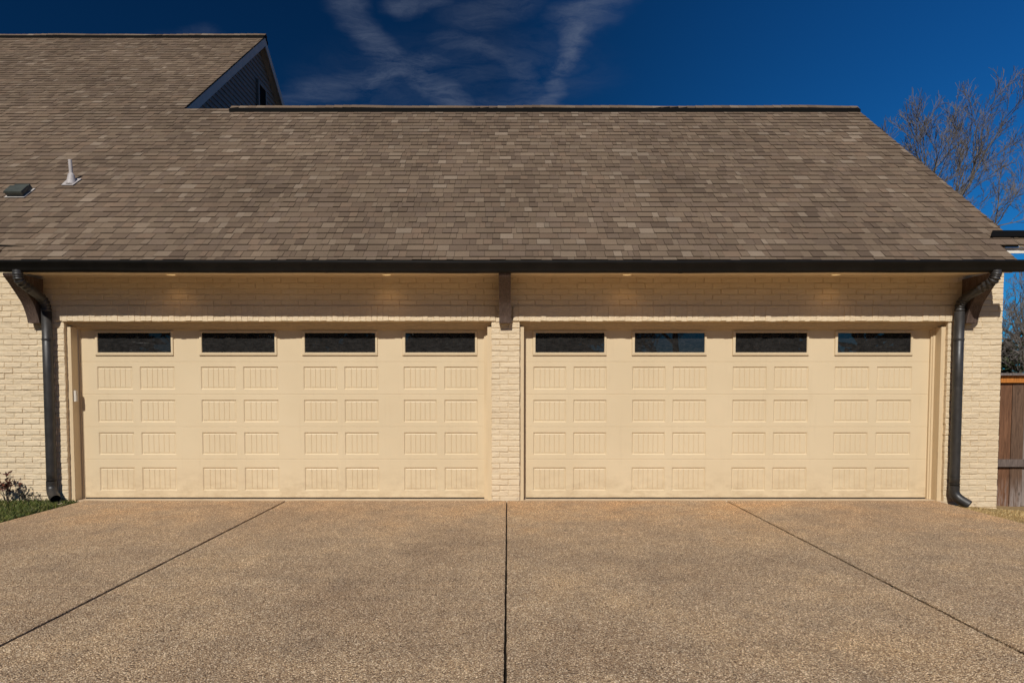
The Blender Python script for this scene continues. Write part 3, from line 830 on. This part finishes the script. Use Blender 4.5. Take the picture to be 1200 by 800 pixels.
# downspouts: corrugated swan-neck, round pipe, kicked-out shoe
def downspout(xo, xv, toe, zb=0.0):
    neck = smooth([(xo, -0.485, 2.69), (xo, -0.484, 2.635), (xo + (xv-xo)*0.10, -0.455, 2.575), (xo + (xv-xo)*0.45, -0.32, 2.505), (xo + (xv-xo)*0.85, -0.165, 2.43), (xv, -0.09, 2.345), (xv, -0.078, 2.24)], 14)
    rad = []
    for i in range(len(neck)):
        t = i / (len(neck) - 1)
        r = 0.052
        if 0.12 < t < 0.5 or 0.66 < t < 0.95: r += 0.0055 * math.sin(i * 1.25 + 0.4)
        rad.append(r)
    nb = MB(); nb.tube(neck, rad, 20)
    body = MB(); body.tube([(xv, -0.078, z) for z in (2.27, 1.5, 1.49, 0.8, 0.34 + zb, 0.24 + zb)], [0.055, 0.055, 0.055, 0.055, 0.055, 0.055], 22)
    dsp = part(body, 'downspout', SPOUT, house, smooth=True)
    sub(nb, 'elbow', SPOUT, dsp, smooth=True)
    shoe = smooth([(xv, -0.078, 0.25 + zb), (xv, -0.08, 0.165 + zb), (xv + (toe[0]-xv)*0.28, -0.08 + (toe[1]+0.08)*0.28, 0.10 + zb), toe], 7)
    s = MB(); s.tube(shoe, [0.058] * len(shoe), 22, cap=False)
    inner = MB()
    dirv = (Vector(shoe[-1]) - Vector(shoe[-2])).normalized()
    s.tube([Vector(shoe[-1]), Vector(shoe[-1]) - dirv * 0.06], [0.0545, 0.0545], 22, cap=False)
    inner.tube([Vector(shoe[-1]) - dirv * 0.05, Vector(shoe[-1]) - dirv * 0.06], [0.053, 0.053], 22)
    so_ = sub(s, 'shoe', SPOUT, dsp, smooth=True)
    sub(inner, 'outlet', VOID, dsp)
    for z, hh in ((0.36 + zb, 0.003), (0.27 + zb, 0.003), (1.94, 0.012)):
        st = MB(); st.tube([(xv, -0.078, z - hh), (xv, -0.078, z + hh)], [0.0595, 0.0595], 22); sub(st, 'strap', SPOUT, dsp)
downspout(-5.525, -5.488, (-5.33, -0.25, 0.05))
downspout(5.505, 5.376, (5.485, -0.19, -0.025), -0.055)

# keypad on the left jamb
kp = MB(); kp.box(-5.289, -5.262, 0.072, 0.118, 1.20, 1.335); kp.box(-5.262, -5.258, 0.078, 0.112, 1.21, 1.275)
part(kp, 'keypad', KEYP, house)

# roof box vent and plumbing vent
def slope_pt(x, y, up, h): # up the slope from (x,y), raised h normal to the slope
    return rp(x, y / CS + up, h)
bx = MB()
x0, x1, yb = -6.555, -6.345, 0.83
zh = 0.135
A = [slope_pt(x0, yb, 0.0, 0.015), slope_pt(x1, yb, 0.0, 0.015), slope_pt(x1, yb, 0.24, 0.015), slope_pt(x0, yb, 0.24, 0.015)]
B = [slope_pt(x0 - 0.01, yb, -0.02, 0.075), slope_pt(x1 + 0.01, yb, -0.02, 0.075), slope_pt(x1 - 0.01, yb, 0.235, 0.085), slope_pt(x0 + 0.01, yb, 0.235, 0.085)]
bx.hull8(A + B)
C2 = [slope_pt(x0 - 0.013, yb, -0.026, 0.072), slope_pt(x1 + 0.013, yb, -0.026, 0.072), slope_pt(x1 + 0.013, yb, 0.15, 0.08), slope_pt(x0 - 0.013, yb, 0.15, 0.08),
      slope_pt(x0 - 0.01, yb, -0.02, 0.092), slope_pt(x1 + 0.01, yb, -0.02, 0.092), slope_pt(x1 + 0.01, yb, 0.15, 0.10), slope_pt(x0 - 0.01, yb, 0.15, 0.10)]
bx.hull8(C2)
bv = part(bx, 'roof_vent', HOOD, house)
fb_ = MB(); fb_.hull8([slope_pt(x0 - 0.025, yb, -0.035, 0.012), slope_pt(x1 + 0.025, yb, -0.035, 0.012), slope_pt(x1 + 0.025, yb, 0.25, 0.012), slope_pt(x0 - 0.025, yb, 0.25, 0.012),
                       slope_pt(x0 - 0.025, yb, -0.035, 0.019), slope_pt(x1 + 0.025, yb, -0.035, 0.019), slope_pt(x1 + 0.025, yb, 0.25, 0.019), slope_pt(x0 - 0.025, yb, 0.25, 0.019)])
sub(fb_, 'vent_flange', FLASH, bv)
px, py = -5.945, 1.19; pz = ZC + SL * py
pp = MB(); pp.tube([(px + 0.004, py, pz), (px - 0.004, py, pz + 0.16), (px - 0.012, py, pz + 0.315)], 0.024, 16)
vp = part(pp, 'vent_pipe', PIPE, house, smooth=False)
pin = MB(); pin.tube([(px - 0.012, py, pz + 0.31), (px - 0.0121, py, pz + 0.3165)], 0.018, 14); sub(pin, 'pipe_bore', VOID, vp)
bt = MB(); bt.tube([(px + 0.004, py - 0.01, pz - 0.02), (px + 0.003, py - 0.008, pz + 0.03), (px + 0.001, py - 0.004, pz + 0.11), (px, py, pz + 0.135)], [0.07, 0.055, 0.042, 0.027], 18)
bt.hull8([slope_pt(px - 0.085, py, -0.10, 0.012), slope_pt(px + 0.075, py, -0.10, 0.012), slope_pt(px + 0.09, py, 0.12, 0.012), slope_pt(px - 0.10, py, 0.12, 0.012),
          slope_pt(px - 0.085, py, -0.10, 0.02), slope_pt(px + 0.075, py, -0.10, 0.02), slope_pt(px + 0.09, py, 0.12, 0.02), slope_pt(px - 0.10, py, 0.12, 0.02)])
sub(bt, 'pipe_boot', PIPE, vp)

# ------------------------------------------------------------------ fence
fence = empty('wooden_fence', (7.6, 0.35, -0.12), 'weathered wooden board fence with orange brown cap rail beside the right brick corner', 'fence')
fp = MB(); x = 5.89; q = random.Random(11)
FT = [(0.24, 0.20, 0.175), (0.17, 0.085, 0.046), (0.21, 0.17, 0.145), (0.13, 0.08, 0.052), (0.20, 0.165, 0.14)]
i = 0
while x < 11.5:
    wd = 0.155 + q.uniform(-0.004, 0.004); y = 0.35 + q.uniform(-0.004, 0.004)
    fp.box(x + 0.003, x + wd - 0.003, y, y + 0.018, -0.13 + q.uniform(-0.02, 0.01), 1.46, FT[(i * 2 + 2) % 5]); x += wd; i += 1
part(fp, 'board_panel', BOARD, fence)
fr_ = MB(); fr_.box(5.99, 11.5, 0.312, 0.348, 0.375, 0.468, (0.15, 0.12, 0.105)); part(fr_, 'rail', BOARD, fence)
fr_ = MB(); fr_.box(5.99, 11.5, 0.315, 0.348, 1.432, 1.52, (0.50, 0.19, 0.04)); part(fr_, 'cap_fascia', BOARD, fence)
fr_ = MB(); fr_.box(5.985, 11.5, 0.275, 0.42, 1.522, 1.552, (0.17, 0.145, 0.135)); part(fr_, 'cap_rail', BOARD, fence)
for xp in (7.3, 9.3, 11.3):
    po = MB(); po.box(xp, xp + 0.09, 0.37, 0.46, -0.3, 1.5, (0.14, 0.11, 0.09)); part(po, 'post', BOARD, fence)

# ------------------------------------------------------------------ trees
def grow(tr, cr, p, dirv, length, r, depth, q, spread, upb, twig_r, maxd, seglen=0.5, dens=1.0):
    """one limb: a tapered wandering tube that throws side limbs"""
    n = max(2, int(length / seglen)); pts = [Vector(p)]; rad = [r]; dv = Vector(dirv).normalized()
    r_end = max(twig_r, r * (0.55 if depth < 2 else 0.35))
    kids = []
    for k in range(n):
        wob = 0.11 if depth < 1 else 0.2
        dv = (dv + Vector((q.uniform(-wob, wob), q.uniform(-wob, wob), q.uniform(-wob, wob) + upb * 0.1))).normalized()
        pts.append(pts[-1] + dv * (length / n)); t = (k + 1) / n
        rad.append(r + (r_end - r) * t)
        if depth < maxd and t > (0.42 if depth == 0 else 0.18):
            nb = 1 if q.random() < (0.85 if depth < 2 else 0.9) * dens else 0
            if depth == maxd - 1: nb = (q.random() < dens) + (q.random() < 0.4 * dens)
            for _ in range(nb): kids.append((pts[-1].copy(), dv.copy(), rad[-1], t))
    sides = 9 if depth == 0 else (6 if depth == 1 else (4 if depth == 2 else 3))
    (tr if depth == 0 else cr).tube(pts, rad, sides, cap=False)
    if depth < maxd:
        for _ in range((2 if dens > 0.7 or depth < 2 else 1) if depth else 3): kids.append((pts[-1].copy(), dv.copy(), rad[-1], 1.0))
    for kp_, kd, kr, t in kids:
        ax = kd.orthogonal().normalized(); ax.rotate(Matrix.Rotation(q.uniform(0, 6.283), 3, kd))
        ang = R(q.uniform(18, 48)) * spread
        nd = kd.copy(); nd.rotate(Matrix.Rotation(ang, 3, ax)); nd.z += upb * 0.25
        grow(tr, cr, kp_, nd, length * q.uniform(0.42, 0.68) * (1.05 - 0.35 * t if t < 1 else 0.9), max(twig_r, kr * q.uniform(0.5, 0.75)), depth + 1, q, spread, upb, twig_r, maxd, max(0.09, seglen * 0.62), dens)
def bare_tree(x, y, h, seed, label, group, lean=(0, 0), spread=1.0, maxd=4, r=None, twig=0.006, bark=None, cat='tree', name='bare_tree', upb=0.5, tfrac=0.42, stems=None, dens=1.0):
    q = random.Random(seed); tr, cr = MB(), MB(); base = Vector((x, y, gz(x, y) - 0.1))
    r = r or h * 0.018
    if stems:
        th = h * tfrac
        pts = [base, base + Vector((0.1, 0, th * 0.5)), base + Vector((0, 0.05, th))]
        tr.tube(pts, [r * 1.25, r, r * 0.9], 9, cap=False)
        for dx, dy, L, rr in stems: grow(cr, cr, pts[-1], (dx, dy, 1), L, r * rr, 1, q, spread, upb, twig, maxd, 0.45, dens)
    else:
        grow(tr, cr, base, (lean[0], lean[1], 1), h * tfrac * 1.25, r, 0, q, spread, upb, twig, maxd, h * 0.06, dens)
    t = empty(name, base, label, cat, group)
    part(tr, 'trunk', bark or BARK, t, smooth=True); part(cr, 'crown', TWIG if bark is None else bark, t)
    print(name, label[:40], len(cr.f))
    return t
GB = 'bare winter trees behind the garage'
bare_tree(13.3, 14.0, 11, 5, 'tall bare tree with spreading grey limbs rising above the right roof slope', GB, maxd=5, twig=0.0046, tfrac=0.48, r=0.15, spread=0.95, dens=1.0, upb=0.5,
          stems=[(-0.75, 0.1, 2.4, 0.42), (-0.2, -0.1, 2.75, 0.5), (0.2, 0.2, 2.65, 0.42), (1.1, 0.2, 3.3, 0.5), (2.1, -0.3, 3.4, 0.45), (0.55, 0.6, 2.2, 0.35), (-0.4, -0.5, 2.5, 0.36), (0.8, -0.3, 2.6, 0.36)])
bare_tree(15.8, 12.0, 8.8, 12, 'bare tree low at the right edge, its twigs showing between roof and fence', GB, maxd=5, twig=0.004, r=0.10, spread=1.2, tfrac=0.26, dens=1.0)
bare_tree(19.2, 27.0, 15.2, 21, 'distant bare tree whose twig tips just clear the right roof edge', GB, maxd=4, twig=0.007, r=0.2, spread=0.7, dens=0.9)
bare_tree(11.9, 7.5, 5.2, 31, 'smaller bare tree standing close behind the board fence', GB, maxd=5, twig=0.0035, r=0.05, spread=1.25, tfrac=0.3, dens=0.95)
# brush behind the fence
for i, (x, y, h, sd) in enumerate(((8.35, 3.0, 2.5, 41), (10.0, 5.2, 3.0, 42), (7.45, 1.6, 2.2, 43))):
    bare_tree(x, y, h, sd, ('tangled bare shrub with pale twigs directly behind the fence', 'taller bare shrub behind the tangled one, farther from the fence', 'low bare shrub nearest the brick corner, behind the fence')[i],
              'bare shrubs behind the fence', maxd=5, twig=0.0032, r=0.026, spread=1.6, cat='shrub', name='bare_shrub', tfrac=0.3, upb=0.2)
def evergreen(x, y, h, w, seed, label, group, n=2600, cols=None, leaf=0.2):
    q = random.Random(seed); base = Vector((x, y, gz(x, y) - 0.05)); t = empty('evergreen_tree', base, label, 'tree', group)
    tr = MB(); tr.tube([base, base + Vector((0, 0, h * 0.5)), base + Vector((0.05, 0, h * 0.9))], [h * 0.02, h * 0.015, h * 0.004], 8); part(tr, 'trunk', DBARK, t)
    cr = MB(); cl = [(q.uniform(0, 6.28), q.uniform(0.08, 0.97), q.uniform(0.35, 1.0)) for _ in range(60)]
    for k in range(n):
        a, zt, rr = q.choice(cl); a += q.gauss(0, 0.35); zt = min(1, max(0.03, zt + q.gauss(0, 0.05)))
        R_ = w * (1 - zt) ** 0.6 * rr * q.uniform(0.6, 1.1)
        c = base + Vector((R_ * math.cos(a), R_ * math.sin(a), zt * h))
        s = leaf * q.uniform(0.5, 1.2); u_ = Vector((q.gauss(0, 1), q.gauss(0, 1), q.gauss(0, 0.6))).normalized() * s; v_ = Vector((q.gauss(0, 1), q.gauss(0, 1), q.gauss(0, 1))).normalized() * s * 0.5
        g_ = q.uniform(0.6, 1.3)
        cr.quadv(c - u_ , c + v_, c + u_, c - v_, c=(0.042 * g_, 0.058 * g_, 0.024 * g_))
    part(cr, 'crown', LEAF, t)
evergreen(16.3, 13.5, 3.3, 2.6, 61, 'dark evergreen bush behind the bare shrubs and fence', 'evergreens', 4200, leaf=0.13)
# across the drive (what the door windows mirror)
GE = 'evergreens across the drive'
MIRROR = ['leftmost window of the left garage door', 'second window of the left garage door', 'third window of the left garage door', 'rightmost window of the left garage door', 'leftmost window of the right garage door', 'third window of the right garage door', 'rightmost window of the right garage door']
for i, (x, w_) in enumerate(((-26, 5.6), (-18, 5.4), (-10.5, 5.5), (-3.2, 5.3), (3.0, 4.2), (17.0, 4.4), (24.5, 5.0))):
    evergreen(x, -33 - (i % 2) * 2, 11 + (i % 3), w_, 70 + i, 'dark evergreen tree mirrored in the ' + MIRROR[i], GE, 2600, leaf=0.65)
for i, (x, y, h, ln) in enumerate(((7.4, -29, 12, (-0.3, 0)), (10.0, -31, 13, (0.02, 0)), (12.3, -28, 12, (0.28, 0)), (16.0, -30, 11, (-0.1, 0)), (20.5, -31, 12, (0.1, 0)))):
    bare_tree(x, y, h, 90 + i, 'leafless tree with dark trunk mirrored in the ' + ('second window of the right garage door', MIRROR[5], MIRROR[6])[max(0, i - 2)], 'bare trees across the drive', lean=ln, maxd=5, twig=0.012, bark=DBARK, tfrac=0.36, r=0.24, spread=1.15, upb=0.3)

# ------------------------------------------------------------------ ground cover and plants by the wall
def grass(name, n, area, hr, cols, label, seed, wr=(0.002, 0.0045)):
    q = random.Random(seed); mb = MB()
    for _ in range(n):
        x, y = area(q); z = gz(x, y) - 0.005; h = q.uniform(*hr); a = q.uniform(0, 6.283); w_ = q.uniform(*wr)
        lx, ly = q.gauss(0, 0.4) * h, q.gauss(0, 0.4) * h
        c = q.choice(cols); g_ = q.uniform(0.7, 1.25); c = tuple(k_ * g_ for k_ in c)
        dx, dy = math.cos(a) * w_, math.sin(a) * w_
        mb.quadv((x - dx, y - dy, z), (x + dx, y + dy, z), (x + lx*0.5 + dx*0.8, y + ly*0.5 + dy*0.8, z + h*0.65), (x + lx*0.5 - dx*0.8, y + ly*0.5 - dy*0.8, z + h*0.65), c=c)
        mb.quadv((x + lx*0.5 - dx*0.8, y + ly*0.5 - dy*0.8, z + h*0.65), (x + lx*0.5 + dx*0.8, y + ly*0.5 + dy*0.8, z + h*0.65), (x + lx, y + ly, z + h), c=c)
    o = mb.build(name, GRASS); o['kind'] = 'stuff'; o['label'] = label; o['category'] = 'grass'
    return o
grass('grass', 22000, lambda q: (-5.19 - abs(q.gauss(0, 0.75)), -0.05 - abs(q.uniform(0, 2.3)) ** 1.0), (0.025, 0.085),
      [(0.11, 0.135, 0.026), (0.06, 0.085, 0.016), (0.17, 0.18, 0.045), (0.22, 0.19, 0.08), (0.035, 0.05, 0.012)], 'short green grass strip between the left brick wall and the driveway', 3, (0.003, 0.007))
grass('dry_grass', 12000, lambda q: (5.22 + abs(q.uniform(0, 1.5)), -0.03 - abs(q.gauss(0, 0.6))), (0.006, 0.028),
      [(0.58, 0.40, 0.19), (0.68, 0.50, 0.27), (0.46, 0.29, 0.13), (0.36, 0.25, 0.10)], 'dry straw coloured grass along the right edge of the driveway', 4)
def plant(x, y, h, seed, label, n, cols, lf=0.02, spread=0.25):
    q = random.Random(seed); base = Vector((x, y, gz(x, y))); t = empty('garden_plant', base, label, 'plant', 'small plants along the left wall')
    st, lv_ = MB(), MB()
    for s in range(n):
        a = q.uniform(0, 6.283); top = base + Vector((math.cos(a) * spread * q.uniform(0.2, 1), math.sin(a) * spread * 0.5 * q.uniform(0.2, 1), h * q.uniform(0.55, 1.0)))
        mid_ = base.lerp(top, 0.5) + Vector((q.uniform(-.02, .02), q.uniform(-.02, .02), 0.02))
        st.tube([base + Vector((q.uniform(-.03, .03), q.uniform(-.02, .02), 0)), mid_, top], [0.003, 0.0022, 0.0012], 4, cap=False)
        for k_ in range(q.randint(5, 11)):
            c = base.lerp(top, 0.0) if False else (mid_.lerp(top, q.uniform(0.1, 1.05)) + Vector((q.gauss(0, 0.018), q.gauss(0, 0.018), q.gauss(0, 0.012))))
            u_ = Vector((q.gauss(0, 1), q.gauss(0, 1), q.gauss(0, 0.7))).normalized() * lf * q.uniform(0.6, 1.3); v_ = Vector((q.gauss(0, 1), q.gauss(0, 1), q.gauss(0, 1))).normalized() * lf * 0.55
            co = q.choice(cols); g_ = q.uniform(0.7, 1.3)
            lv_.quadv(c - u_, c + v_, c + u_, c - v_, c=tuple(k2 * g_ for k2 in co))
    part(st, 'stem', DBARK, t); part(lv_, 'foliage', LEAF, t)
RED = [(0.12, 0.035, 0.022), (0.06, 0.022, 0.016), (0.16, 0.055, 0.03)]
DK = [(0.022, 0.018, 0.014), (0.035, 0.022, 0.018), (0.03, 0.03, 0.014)]
plant(-5.97, -0.16, 0.44, 8, 'taller sparse plant with dark red leaves at the left picture edge', 15, RED, 0.03, 0.15)
plant(-5.76, -0.13, 0.24, 9, 'low wiry plant with dark brown leaves in the grass before the brick wall', 12, DK, 0.016, 0.17)
plant(-5.60, -0.12, 0.19, 10, 'single thin wilted plant nearest the left downspout', 2, DK, 0.015, 0.05)
q = random.Random(2)
lf_ = MB()
c0 = Vector((-5.17, -0.42, 0.022))
lf_.quadv(c0 + Vector((-0.035, 0, 0)), c0 + Vector((0, -0.018, 0.006)), c0 + Vector((0.035, 0.004, 0.02)), c0 + Vector((0, 0.018, 0.014)), c=(0.5, 0.38, 0.30))
lf_.quadv(c0 + Vector((-0.035, 0, -0.001)), c0 + Vector((0, 0.018, 0.013)), c0 + Vector((0.035, 0.004, 0.019)), c0 + Vector((0, -0.018, 0.005)), c=(0.4, 0.3, 0.24))
o = lf_.build('dry_leaf', LEAF); o['label'] = 'pale curled dry leaf lying at the driveway edge near the left downspout'; o['category'] = 'leaf'
